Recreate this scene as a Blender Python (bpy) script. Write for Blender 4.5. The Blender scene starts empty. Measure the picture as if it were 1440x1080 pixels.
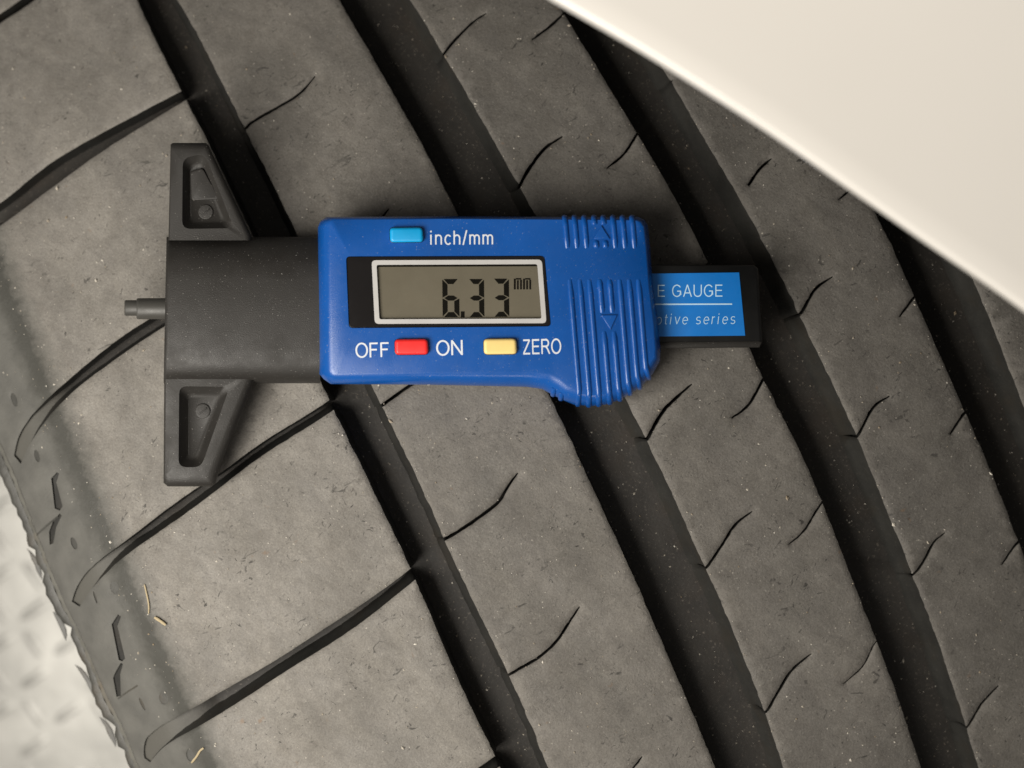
import bpy, math, random
import numpy as np
from mathutils import Vector, Matrix
from mathutils.geometry import delaunay_2d_cdt

random.seed(7)
rng = np.random.default_rng(11)
C = bpy.context.scene.collection
K = 0.00012           # one drawing unit = 0.12 mm; drawings below are in these units
D = 2000.0            # camera height above the tread, in drawing units

# ------------------------------------------------------------------ camera, world, lamps, exposure
cam_d = bpy.data.cameras.new('camera'); cam = bpy.data.objects.new('camera', cam_d); C.objects.link(cam)
cam.location = (0, 0, D*K)
cam_d.sensor_width = 36; cam_d.lens = 36*D/1440
cam_d.clip_start = 0.005; cam_d.clip_end = 50
cam_d.dof.use_dof = True; cam_d.dof.focus_distance = (D-40)*K; cam_d.dof.aperture_fstop = 12.0
bpy.context.scene.camera = cam

world = bpy.data.worlds.new('World'); bpy.context.scene.world = world; world.use_nodes = True
bg = world.node_tree.nodes['Background']
bg.inputs[0].default_value = (1.0, 0.95, 0.88, 1); bg.inputs[1].default_value = 0.155

def area(name, loc, target, size, power, col):
    l = bpy.data.lights.new(name, 'AREA'); l.shape = 'RECTANGLE'; l.size, l.size_y = size[0]*K, size[1]*K
    l.energy = power; l.color = col
    o = bpy.data.objects.new(name, l); C.objects.link(o)
    o.location = Vector(loc)*K
    o.rotation_euler = (Vector(target)-Vector(loc)).to_track_quat('-Z', 'Y').to_euler()
    return o
area('workshop_lamp', (-1300, -760, 1720), (-50, 0, 0), (1350, 1350), 1.27, (1.0, 0.948, 0.865))
area('side_lamp', (200, -2700, 1900), (0, 0, 0), (500, 200), 0.13, (1.0, 0.93, 0.83))

sc = bpy.context.scene
sc.view_settings.view_transform = 'Standard'; sc.view_settings.look = 'None'
sc.view_settings.exposure = 0; sc.view_settings.gamma = 1
try: sc.view_settings.use_curve_mapping = False
except Exception: pass

# ------------------------------------------------------------------ materials
def mat(name, col, rough=0.5, spec=0.5, metal=0.0):
    m = bpy.data.materials.new(name); m.use_nodes = True
    b = m.node_tree.nodes['Principled BSDF']
    b.inputs['Base Color'].default_value = (*col, 1); b.inputs['Roughness'].default_value = rough
    b.inputs['Specular IOR Level'].default_value = spec; b.inputs['Metallic'].default_value = metal
    return m, m.node_tree.nodes, m.node_tree.links, b
def coords(n, l, scale=(1, 1, 1), rot=(0, 0, 0)):
    t = n.new('ShaderNodeTexCoord'); mp = n.new('ShaderNodeMapping')
    mp.inputs['Scale'].default_value = scale
    if rot[2]:
        m0 = n.new('ShaderNodeMapping'); m0.inputs['Rotation'].default_value = rot
        l.new(t.outputs['Object'], m0.inputs['Vector']); l.new(m0.outputs['Vector'], mp.inputs['Vector'])
    else: l.new(t.outputs['Object'], mp.inputs['Vector'])
    return mp.outputs['Vector']
def noise(n, l, vec, px, detail=3, rough=0.55, dist=0.0):
    t = n.new('ShaderNodeTexNoise'); t.inputs['Scale'].default_value = 1/(px*K)
    t.inputs['Detail'].default_value = detail; t.inputs['Roughness'].default_value = rough
    t.inputs['Distortion'].default_value = dist
    l.new(vec, t.inputs['Vector']); return t.outputs['Fac']
def ramp(n, l, fac, stops):
    r = n.new('ShaderNodeValToRGB'); e = r.color_ramp.elements
    while len(e) < len(stops): e.new(0.5)
    for i, (p, c) in enumerate(stops):
        e[i].position = p; e[i].color = (*c, 1) if len(c) == 3 else c
    l.new(fac, r.inputs['Fac']); return r.outputs['Color']
def mix(n, l, fac, a, b, mode='MIX'):
    m = n.new('ShaderNodeMix'); m.data_type = 'RGBA'; m.blend_type = mode
    for key, v in (('Factor', fac), ('A', a), ('B', b)):
        s = [i for i in m.inputs if i.name == key and (i.type == ('VALUE' if key == 'Factor' else 'RGBA'))][0]
        if hasattr(v, 'is_output'): l.new(v, s)
        else: s.default_value = v if key == 'Factor' else (*v, 1)
    return [o for o in m.outputs if o.type == 'RGBA'][0]
def bump(n, l, b, h, strength, dist_px):
    bp = n.new('ShaderNodeBump'); bp.inputs['Strength'].default_value = strength
    bp.inputs['Distance'].default_value = dist_px*K
    l.new(h, bp.inputs['Height'])
    if b.inputs['Normal'].is_linked:
        l.new(b.inputs['Normal'].links[0].from_socket, bp.inputs['Normal'])
    l.new(bp.outputs['Normal'], b.inputs['Normal'])
W1, B0 = (1, 1, 1), (0, 0, 0)

def across(n, l, v, lo, hi):                         # 0..1 across the tread between two lines parallel to the grooves
    sx = n.new('ShaderNodeVectorMath'); sx.operation = 'DOT_PRODUCT'; sx.inputs[1].default_value = (0.907/K, 0.42/K, 0)
    l.new(v, sx.inputs[0]); mr = n.new('ShaderNodeMapRange'); mr.inputs['From Min'].default_value = lo; mr.inputs['From Max'].default_value = hi
    ad = n.new('ShaderNodeMath'); ad.operation = 'MULTIPLY_ADD'; ad.inputs[1].default_value = 30; l.new(noise(n, l, v, 14, 4, 0.7), ad.inputs[0])
    l.new(sx.outputs['Value'], ad.inputs[2]); l.new(ad.outputs[0], mr.inputs['Value']); return mr.outputs['Result']
def worn_rubber(name, light, dark, speck=1.0, shoulder=False):
    m, n, l, b = mat(name, light, 0.72, 0.35)
    v = coords(n, l)
    big = ramp(n, l, noise(n, l, v, 130, 5, 0.62), [(0.33, dark), (0.66, light)])
    med = ramp(n, l, noise(n, l, v, 22, 5, 0.66, 0.4), [(0.30, (0.84, 0.83, 0.82)), (0.62, (1.05, 1.05, 1.05))])
    c = mix(n, l, 1.0, big, med, 'MULTIPLY')
    fine = ramp(n, l, noise(n, l, v, 2.6, 3, 0.75), [(0.3, (0.80, 0.80, 0.80)), (0.7, (1.17, 1.17, 1.16))])
    c = mix(n, l, 1.0, c, fine, 'MULTIPLY')
    sm = coords(n, l, (1.0, 0.22, 1.0), (0, 0, -0.95))
    c = mix(n, l, 1.0, c, ramp(n, l, noise(n, l, sm, 26, 4, 0.7, 0.6), [(0.32, (0.91, 0.91, 0.915)), (0.68, (1.07, 1.07, 1.065))]), 'MULTIPLY')
    sm = coords(n, l, (1.0, 0.2, 1.0), (0, 0, -0.44))
    c = mix(n, l, 1.0, c, ramp(n, l, noise(n, l, sm, 60, 4, 0.65, 0.4), [(0.34, (0.90, 0.90, 0.905)), (0.66, (1.06, 1.06, 1.055))]), 'MULTIPLY')
    # scuffs: short dark nicks in two directions
    for rot, px, th in ((0.5, 6, 0.662), (1.2, 11, 0.668), (2.2, 5, 0.672)):
        v2 = coords(n, l, (1.0, 0.42, 1.0), (0, 0, rot))
        nk = ramp(n, l, noise(n, l, v2, px, 2, 0.6, 1.2), [(th, B0), (th+0.05, W1)])
        nk = mix(n, l, 1.0, nk, ramp(n, l, noise(n, l, v, 75, 3, 0.6), [(0.38, (0.25,)*3), (0.62, W1)]), 'MULTIPLY')
        c = mix(n, l, nk, c, tuple(0.33*x for x in dark))
    # pale dust film gathered in clouds, brown rust dust spots
    dust = ramp(n, l, noise(n, l, v, 5, 4, 0.75), [(0.60, B0), (0.72, (0.55*speck,)*3)])
    c = mix(n, l, dust, c, (0.30, 0.285, 0.25))
    rust = ramp(n, l, noise(n, l, v, 26, 3, 0.6), [(0.71, B0), (0.78, (0.45,)*3)])
    c = mix(n, l, rust, c, (0.17, 0.095, 0.045))
    vo = n.new('ShaderNodeTexVoronoi'); vo.inputs['Scale'].default_value = 1/(11*K); l.new(v, vo.inputs['Vector'])
    sp = ramp(n, l, vo.outputs['Distance'], [(0.05, (0.8*speck,)*3), (0.12, B0)])
    pick = ramp(n, l, noise(n, l, v, 9, 2), [(0.52, B0), (0.56, W1)])
    c = mix(n, l, mix(n, l, 1.0, sp, pick, 'MULTIPLY'), c, (0.42, 0.39, 0.34))
    if shoulder:                                     # unworn, dust-free rubber beyond the contact edge, greyer film towards the sidewall
        sh = ramp(n, l, noise(n, l, v, 40, 3, 0.5), [(0.3, (0.078, 0.076, 0.069)), (0.7, (0.108, 0.105, 0.095))])
        bd = ramp(n, l, across(n, l, v, -634, -574), [(0.0, W1), (0.4, B0), (0.6, B0), (1.0, W1)])
        sh = mix(n, l, bd, (0.048, 0.047, 0.041), sh)
        c = mix(n, l, across(n, l, v, -598, -562), sh, c)
    l.new(c, b.inputs['Base Color'])
    l.new(ramp(n, l, noise(n, l, v, 90, 5, 0.65), [(0.35, (0.52,)*3), (0.62, (0.82,)*3)]), b.inputs['Roughness'])
    bump(n, l, b, noise(n, l, v, 3.5, 5, 0.75), 0.6, 1.6)
    bump(n, l, b, noise(n, l, v, 28, 3, 0.6), 0.35, 3)
    return m
M_top = worn_rubber('worn_dusty_rubber', (0.210, 0.196, 0.177), (0.160, 0.149, 0.134), 1.0, True)  # worn and dusty; also lighter than the ribs as part of the painted light falloff
M_rib = [worn_rubber('worn_rubber_rib_shaded', tuple(q*x for x in (0.175, 0.162, 0.146)), tuple(q*x for x in (0.128, 0.119, 0.107)), 0.8) for q in (0.93, 0.80, 0.71, 0.68)]  # each rib darker towards the right: light falloff painted into the base colour

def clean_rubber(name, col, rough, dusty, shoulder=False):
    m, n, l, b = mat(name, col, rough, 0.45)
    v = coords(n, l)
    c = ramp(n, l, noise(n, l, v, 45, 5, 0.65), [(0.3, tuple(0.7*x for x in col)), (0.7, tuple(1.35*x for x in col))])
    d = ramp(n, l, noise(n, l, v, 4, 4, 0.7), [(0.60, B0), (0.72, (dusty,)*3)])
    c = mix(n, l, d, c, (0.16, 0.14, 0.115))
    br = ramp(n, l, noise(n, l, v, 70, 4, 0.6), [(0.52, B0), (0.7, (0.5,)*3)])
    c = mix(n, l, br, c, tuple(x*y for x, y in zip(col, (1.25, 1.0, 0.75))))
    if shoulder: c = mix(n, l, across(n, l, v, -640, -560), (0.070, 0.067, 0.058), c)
    l.new(c, b.inputs['Base Color'])
    bump(n, l, b, noise(n, l, v, 6, 4, 0.65), 0.35, 1.5)
    return m
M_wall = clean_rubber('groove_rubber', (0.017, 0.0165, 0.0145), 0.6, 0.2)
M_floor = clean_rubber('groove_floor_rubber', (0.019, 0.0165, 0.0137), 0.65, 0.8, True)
M_rim = clean_rubber('moulding_rim_rubber', (0.046, 0.045, 0.040), 0.5, 0.1)
M_side = clean_rubber('sidewall_rubber', (0.105, 0.102, 0.09), 0.5, 0.15)

def plastic(name, col, rough, bpx, bstr, spec=0.5, dust=0.0):
    m, n, l, b = mat(name, col, rough, spec)
    v = coords(n, l)
    c = ramp(n, l, noise(n, l, v, 60, 4, 0.6), [(0.3, tuple(0.92*x for x in col)), (0.7, tuple(1.07*x for x in col))])
    if dust:
        d = ramp(n, l, noise(n, l, v, 2.2, 2, 0.6), [(0.69, B0), (0.76, (dust,)*3)])
        c = mix(n, l, d, c, (0.42, 0.40, 0.37))
    l.new(c, b.inputs['Base Color'])
    rr = ramp(n, l, noise(n, l, v, 35, 4, 0.65), [(0.3, (rough*0.8,)*3), (0.7, (min(1, rough*1.2),)*3)])
    l.new(rr, b.inputs['Roughness'])
    if bstr: bump(n, l, b, noise(n, l, v, bpx, 2, 0.5), bstr, 0.8)
    return m
M_black = plastic('textured_black_plastic', (0.019, 0.0172, 0.0152), 0.55, 1.5, 0.38, 0.4, 0.6)
M_jet = plastic('smooth_jet_black_plastic', (0.006, 0.006, 0.006), 0.4, 2, 0.05, 0.35)
M_blue = plastic('blue_plastic', (0.004, 0.070, 0.30), 0.27, 2.0, 0.10, 0.5, 0.6)
M_cyan = plastic('cyan_button_plastic', (0.0, 0.30, 0.62), 0.38, 3, 0.05)
M_red = plastic('red_button_plastic', (0.72, 0.02, 0.018), 0.38, 3, 0.05)
M_yellow = plastic('yellow_button_plastic', (0.80, 0.60, 0.22), 0.38, 3, 0.05)
M_white = plastic('white_print', (0.60, 0.63, 0.68), 0.5, 3, 0.0)
M_pale = plastic('pale_blue_print', (0.42, 0.62, 0.78), 0.5, 3, 0.0)
M_frame = plastic('display_frame_print', (0.44, 0.43, 0.42), 0.45, 3, 0.0)
M_glass = plastic('black_gloss_window', (0.008, 0.007, 0.007), 0.12, 3, 0.0)
M_lcd = plastic('grey_green_lcd', (0.118, 0.105, 0.077), 0.25, 3, 0.0, 0.2)
M_seg = plastic('lcd_segment_black', (0.005, 0.0045, 0.003), 0.5, 3, 0.0, 0.05)
M_sticker = plastic('blue_sticker', (0.004, 0.15, 0.50), 0.42, 3, 0.0)
M_pin = plastic('dull_grey_metal', (0.048, 0.046, 0.041), 0.5, 3, 0.1)
M_straw = plastic('dry_straw', (0.34, 0.275, 0.165), 0.7, 2, 0.3)
def cream_paint():
    m, n, l, b = mat('cream_white_paint', (0.66, 0.632, 0.588), 0.35, 0.5)
    b.inputs['Coat Weight'].default_value = 0.3; b.inputs['Coat Roughness'].default_value = 0.15
    v = coords(n, l)
    c = ramp(n, l, noise(n, l, v, 500, 3, 0.5), [(0.3, (0.645, 0.617, 0.577)), (0.7, (0.67, 0.643, 0.602))])
    l.new(c, b.inputs['Base Color']); return m
M_cream = cream_paint()
def plate_metal():
    m, n, l, b = mat('bare_aluminium', (0.3, 0.29, 0.27), 0.45, 0.5, 0.3)
    v = coords(n, l)
    c = ramp(n, l, noise(n, l, v, 260, 5, 0.6), [(0.25, (0.34, 0.335, 0.315)), (0.75, (0.70, 0.69, 0.65))])
    l.new(c, b.inputs['Base Color'])
    bump(n, l, b, noise(n, l, v, 30, 3, 0.6), 0.3, 3); return m
M_alu = plate_metal()
def grit_mat():
    m, n, l, b = mat('pale_grit', (0.5, 0.46, 0.4), 0.8, 0.3)
    v = coords(n, l)
    c = ramp(n, l, noise(n, l, v, 25, 2, 0.5), [(0.35, (0.24, 0.19, 0.13)), (0.5, (0.40, 0.36, 0.30)), (0.65, (0.66, 0.62, 0.55))])
    l.new(c, b.inputs['Base Color']); return m
M_grit = grit_mat()

# ------------------------------------------------------------------ helpers
def P(px, py, z):                                   # drawing point at height z -> real point
    s = (D-z)/D
    return ((px-720)*s*K, (540-py)*s*K, z*K)
def link(name, verts, faces, mats, parent=None, mi=None, smooth=True, sharp=None):
    me = bpy.data.meshes.new(name); me.from_pydata([tuple(v) for v in verts], [], faces)
    for m in (mats if isinstance(mats, (list, tuple)) else [mats]): me.materials.append(m)
    if mi is not None: me.polygons.foreach_set('material_index', np.array(mi, dtype=np.int32))
    if smooth:
        me.polygons.foreach_set('use_smooth', np.ones(len(me.polygons), dtype=bool))
        if sharp: me.set_sharp_from_angle(angle=math.radians(sharp))
    me.update()
    o = bpy.data.objects.new(name, me); C.objects.link(o)
    if parent: o.parent = parent
    return o
def thing(name, label, cat, group=None):
    o = bpy.data.objects.new(name, None); C.objects.link(o); o.empty_display_size = 0.01
    return tag(o, label, cat, group)
def tag(o, label=None, cat=None, group=None, kind=None):
    for k_, v in (('label', label), ('category', cat), ('group', group), ('kind', kind)):
        if v: o[k_] = v
    return o
def inpoly(pts, poly):
    x, y = pts[:, 0], pts[:, 1]; r = np.zeros(len(pts), bool); q = np.asarray(poly, float)
    a, b = q, np.roll(q, -1, 0)
    for (x1, y1), (x2, y2) in zip(a, b):
        if y1 == y2: continue
        c = ((y1 > y) != (y2 > y)) & (x < (x2-x1)*(y-y1)/(y2-y1)+x1); r ^= c
    return r
def segdist(pts, A, B):                              # min distance of pts to segments, and which
    best = np.full(len(pts), 1e9)
    for i in range(0, len(pts), 2000):
        p = pts[i:i+2000, None, :]; d = B-A; L = (d*d).sum(1); L[L == 0] = 1e-9
        t = np.clip(((p-A)*d).sum(2)/L, 0, 1); q = A+t[..., None]*d
        best[i:i+2000] = np.sqrt(((p-q)**2).sum(2)).min(1)
    return best
def cdt(loops, chains=(), pts=()):
    V, E = [], []
    for lp in loops:
        b = len(V); V += [tuple(p) for p in lp]; E += [(b+i, b+(i+1) % len(lp)) for i in range(len(lp))]
    for ch in chains:
        b = len(V); V += [tuple(p) for p in ch]; E += [(b+i, b+i+1) for i in range(len(ch)-1)]
    V += [tuple(p) for p in pts]
    r = delaunay_2d_cdt([Vector(v) for v in V], E, [], 0, 1e-4)
    v = np.array([(p.x, p.y) for p in r[0]]); f = np.array([t for t in r[2]], dtype=int)
    return v, f
def smooth_line(pts, step=10, jit=0.0):              # Catmull-Rom through pts, even steps, small irregularity
    p = np.array(pts, float); q = np.vstack([2*p[0]-p[1], p, 2*p[-1]-p[-2]]); out = []
    for i in range(1, len(q)-2):
        a, b, c, d = q[i-1:i+3]; n = max(2, int(np.linalg.norm(c-b)/step))
        for t in np.arange(n)/n:
            out.append(0.5*((2*b)+(-a+c)*t+(2*a-5*b+4*c-d)*t*t+(-a+3*b-3*c+d)*t**3))
    out.append(p[-1]); out = np.array(out)
    if jit:
        w = rng.normal(0, jit, out.shape); out[1:-1] += w[1:-1]
    return out
def rounded(pts, r, n=4):                            # round the corners of a polygon
    out = []; m = len(pts)
    for i in range(m):
        a, b, c = (np.array(pts[j % m], float) for j in (i-1, i, i+1))
        u, w = a-b, c-b; lu, lw = np.linalg.norm(u), np.linalg.norm(w); rr = min(r, lu*0.45, lw*0.45)
        p, q = b+u/lu*rr, b+w/lw*rr
        for t in np.linspace(0, 1, n+1): out.append(tuple((1-t)**2*p+2*t*(1-t)*b+t*t*q))
    return out
def ring_solid(name, outer, inner, zb, zo, zi, mt, parent, holes=(), steps=3, sharp=40, hole_mat=None):
    """outline at the base, rounded shoulder up to an inner outline, capped; holes = (rim, floor outline, floor z)"""
    n = len(outer); V, F, MI = [], [], []
    rings = [(outer, zb)]
    o, q = np.array(outer, float), np.array(inner, float)
    for i in range(steps+1):
        a = i/steps*math.pi/2
        rings.append((q+(o-q)*math.cos(a), zo+(zi-zo)*math.sin(a)))
    for r, z in rings: V += [P(x, y, z) for x, y in r]
    for k_ in range(len(rings)-1):
        for i in range(n):
            j = (i+1) % n; F.append((k_*n+i, k_*n+j, (k_+1)*n+j, (k_+1)*n+i))
    F.append(tuple(range(n))[::-1])
    v, f = cdt([inner]+[h[0] for h in holes])
    c = v[f].mean(1); ok = inpoly(c, inner)
    for h in holes: ok &= ~inpoly(c, h[0])
    b = len(V); V += [P(x, y, zi) for x, y in v]
    F += [tuple(b+t) for t in f[ok]]
    MI = [0]*len(F)
    for rim, fl, zf in holes:
        b = len(V); m = len(rim)
        V += [P(x, y, zi) for x, y in rim]
        mid = [((x1+x2*2)/3, (y1+y2*2)/3) for (x1, y1), (x2, y2) in zip(rim, fl)]
        V += [P(x, y, zf+(zi-zf)*0.25) for x, y in mid]
        V += [P(x, y, zf) for x, y in fl]
        for k_ in (0, 1):
            F += [(b+k_*m+i, b+k_*m+(i+1) % m, b+(k_+1)*m+(i+1) % m, b+(k_+1)*m+i) for i in range(m)]
        F.append(tuple(range(b+2*m, b+3*m)))
    ob = link(name, V, F, mt, parent, None, True, sharp)
    import bmesh
    bm = bmesh.new(); bm.from_mesh(ob.data); bmesh.ops.remove_doubles(bm, verts=bm.verts, dist=1e-7)
    bmesh.ops.recalc_face_normals(bm, faces=bm.faces); bm.to_mesh(ob.data); bm.free()
    ob.data.set_sharp_from_angle(angle=math.radians(sharp))
    return ob
def inset(poly, d):
    q = np.array(poly, float); a, b = np.roll(q, 1, 0), np.roll(q, -1, 0)
    area_ = np.sum(q[:, 0]*b[:, 1]-b[:, 0]*q[:, 1]); s = 1 if area_ > 0 else -1
    u = q-a; w = b-q; u /= np.maximum(np.linalg.norm(u, axis=1), 1e-9)[:, None]; w /= np.maximum(np.linalg.norm(w, axis=1), 1e-9)[:, None]
    nrm = np.stack([-(u+w)[:, 1], (u+w)[:, 0]], 1)*s
    nn = np.linalg.norm(nrm, axis=1); nrm /= np.maximum(nn, 1e-9)[:, None]
    cosh = np.clip(nn/2, 0.4, 1); return q+nrm*(d/cosh)[:, None]

# ------------------------------------------------------------------ tyre: the curved surface and the tread pattern
def TW(px, py): return 0.42*(px-720)+0.907*(py-540), 0.907*(px-720)-0.42*(py-540)
def S(px, py):                                       # tread surface: round along and across, falling away at the shoulder
    t, w = TW(px, py)
    z = -(t-220)**2/5300 - (w+20)**2/15000 + 4
    d = np.maximum(0, -585-w); z = z-d*d/190-4.5/(1+np.exp((w+600)/5.0))
    return z
def depth(px, py):                                   # groove depth below the surface
    t, w = TW(px, py)
    g1 = np.interp(py, G1L[:, 1], G1L[:, 0])
    lat = np.interp(w, [-690, -640, -600, -560, -400], [8, 10, 24, 38, 46])
    return np.where(px > g1-6, 56.0, lat)

def groove_line(pts, step, jit, w=17):
    p = smooth_line(pts, 3); n = len(p); k_ = np.exp(-0.5*(np.arange(-3*w, 3*w+1)/w)**2); k_ /= k_.sum()
    pad = np.vstack([2*p[0]-p[3*w:0:-1], p, 2*p[-1]-p[-2:-3*w-2:-1]])
    q = np.stack([np.convolve(pad[:, i], k_, 'valid') for i in (0, 1)], 1)[::max(1, step//3)]
    j = rng.normal(0, jit, len(q)); j = np.convolve(j, [0.25, 0.5, 0.25], 'same')+0.5*rng.normal(0, jit, len(q))
    q[:, 0] += j; return q
G1L = groove_line([(150, -90), (193, 0), (213, 43), (233, 90), (257, 131), (273, 160), (293, 200), (357, 335), (412, 450), (452, 540), (480, 600), (513, 663), (547, 737), (577, 797), (617, 892), (642, 953), (668, 1007), (693, 1054), (735, 1150)], 6, 0.5)
G1R = groove_line([(196, -90), (250, 0), (283, 57), (317, 123), (343, 183), (383, 253), (417, 330), (478, 450), (525, 543), (547, 597), (580, 653), (613, 730), (635, 787), (668, 852), (697, 903), (717, 960), (747, 1011), (765, 1069), (800, 1150)], 6, 0.6)
G2L = groove_line([(425, -90), (477, 0), (520, 73), (550, 127), (590, 197), (623, 257), (643, 303), (715, 440), (777, 567), (793, 597), (817, 650), (847, 717), (870, 763), (906, 845), (935, 914), (964, 979), (996, 1054), (1034, 1150)], 6, 0.5)
G2R = groove_line([(524, -90), (577, 0), (620, 70), (663, 143), (697, 203), (720, 243), (753, 303), (822, 440), (883, 570), (910, 620), (940, 680), (966, 743), (990, 797), (1017, 850), (1037, 900), (1063, 967), (1080, 1013), (1100, 1073), (1124, 1150)], 6, 0.6)
G3L = groove_line([(725, -90), (780, 0), (797, 27), (833, 83), (873, 150), (907, 207), (957, 290), (992, 363), (1057, 495), (1077, 546), (1116, 612), (1147, 684), (1162, 722), (1190, 793), (1220, 870), (1243, 927), (1270, 1000), (1293, 1077), (1318, 1150)], 6, 0.5)
G3R = groove_line([(822, -90), (874, 0), (918, 70), (960, 144), (999, 210), (1034, 268), (1069, 331), (1114, 420), (1143, 484), (1174, 546), (1209, 620), (1232, 684), (1252, 728), (1277, 793), (1297, 843), (1317, 893), (1337, 957), (1357, 1013), (1373, 1073), (1396, 1150)], 6, 0.6)
G4L = groove_line([(1020, -90), (1075, 0), (1150, 140), (1228, 296), (1256, 346), (1283, 413), (1318, 488), (1353, 573), (1384, 639), (1427, 748), (1475, 880), (1540, 1080), (1562, 1150)], 6, 0.5)
G4R = groove_line([(1130, -90), (1180, 0), (1265, 170), (1345, 345), (1372, 398), (1396, 460), (1431, 550), (1475, 660), (1540, 840), (1630, 1150)], 6, 0.5)

def thicken(pl, w0):                                 # a knife cut: polyline to a ragged narrow outline, tapering to its end
    p = smooth_line(pl, 5); n = len(p)
    t = np.gradient(p, axis=0); t /= np.linalg.norm(t, axis=1)[:, None]; nn = np.stack([-t[:, 1], t[:, 0]], 1)
    w = 1.22*w0*np.interp(np.arange(n)/(n-1), [0, 0.1, 0.75, 1], [0.8, 1, 0.95, 0.45])
    a = p+nn*(w+rng.normal(0, 0.22, n))[:, None]; b = p-nn*(w+rng.normal(0, 0.22, n))[:, None]
    return np.vstack([a, b[::-1]])
S1 = [([(331, 190), (343, 183), (353, 173), (383, 155), (413, 138), (430, 123), (443, 107)], 1.5),
      ([(430, 384), (438, 378), (480, 350), (520, 325), (547, 294)], 1.7),
      ([(522, 581), (533, 573), (568, 548), (600, 525), (630, 485)], 1.9),
      ([(606, 770), (618, 762), (640, 750), (667, 732), (693, 713), (703, 703), (717, 680), (728, 665)], 2.0),
      ([(694, 957), (711, 951), (733, 939), (762, 921), (783, 901), (798, 879), (815, 853)], 1.7),
      ([(770, 1150), (820, 1130), (870, 1100), (893, 1077), (903, 1064)], 1.7)]
S2 = [([(612, 95), (627, 72), (643, 53), (667, 30), (684, 19)], 1.5),
      ([(718, 283), (733, 257), (747, 233), (767, 208), (791, 192)], 2.0),
      ([(806, 452), (825, 425), (845, 400), (880, 368)], 2),
      ([(896, 629), (910, 617), (923, 593), (937, 573), (958, 553), (973, 540)], 2.1),
      ([(978, 806), (993, 798), (1013, 770), (1034, 738), (1058, 719)], 1.6),
      ([(1060, 1003), (1077, 1001), (1093, 975), (1113, 943), (1141, 919)], 1.5),
      ([(795, 15), (790, 22), (770, 40), (748, 56)], 1.4), ([(899, 183), (893, 193), (877, 217), (853, 237)], 1.5),
      ([(1000, 365), (985, 385), (960, 405)], 1.5),
      ([(1079, 524), (1073, 534), (1053, 569), (1029, 588)], 1.6), ([(1160, 700), (1147, 720), (1130, 747), (1109, 766)], 1.1),
      ([(1234, 900), (1227, 910), (1213, 937), (1186, 962)], 0.8)]
S3 = [([(950, 132), (940, 128), (946, 112)], 1.0),
      ([(1052, 261), (1069, 237), (1085, 223)], 1.7), ([(1106, 460), (1127, 439), (1147, 406), (1171, 389)], 1.8),
      ([(1184, 624), (1205, 614), (1228, 573), (1251, 557)], 1.6), ([(1265, 809), (1283, 808), (1297, 792), (1313, 763), (1329, 749)], 1.3),
      ([(1345, 1023), (1360, 1022), (1380, 990), (1404, 964)], 1.2),
      ([(1215, 255), (1204, 262), (1191, 271), (1179, 281)], 1.4), ([(1292, 408), (1285, 418), (1265, 446)], 1.5),
      ([(1360, 577), (1353, 585), (1336, 611)], 1.5), ([(1437, 757), (1427, 767), (1409, 794)], 1.2)]

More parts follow.
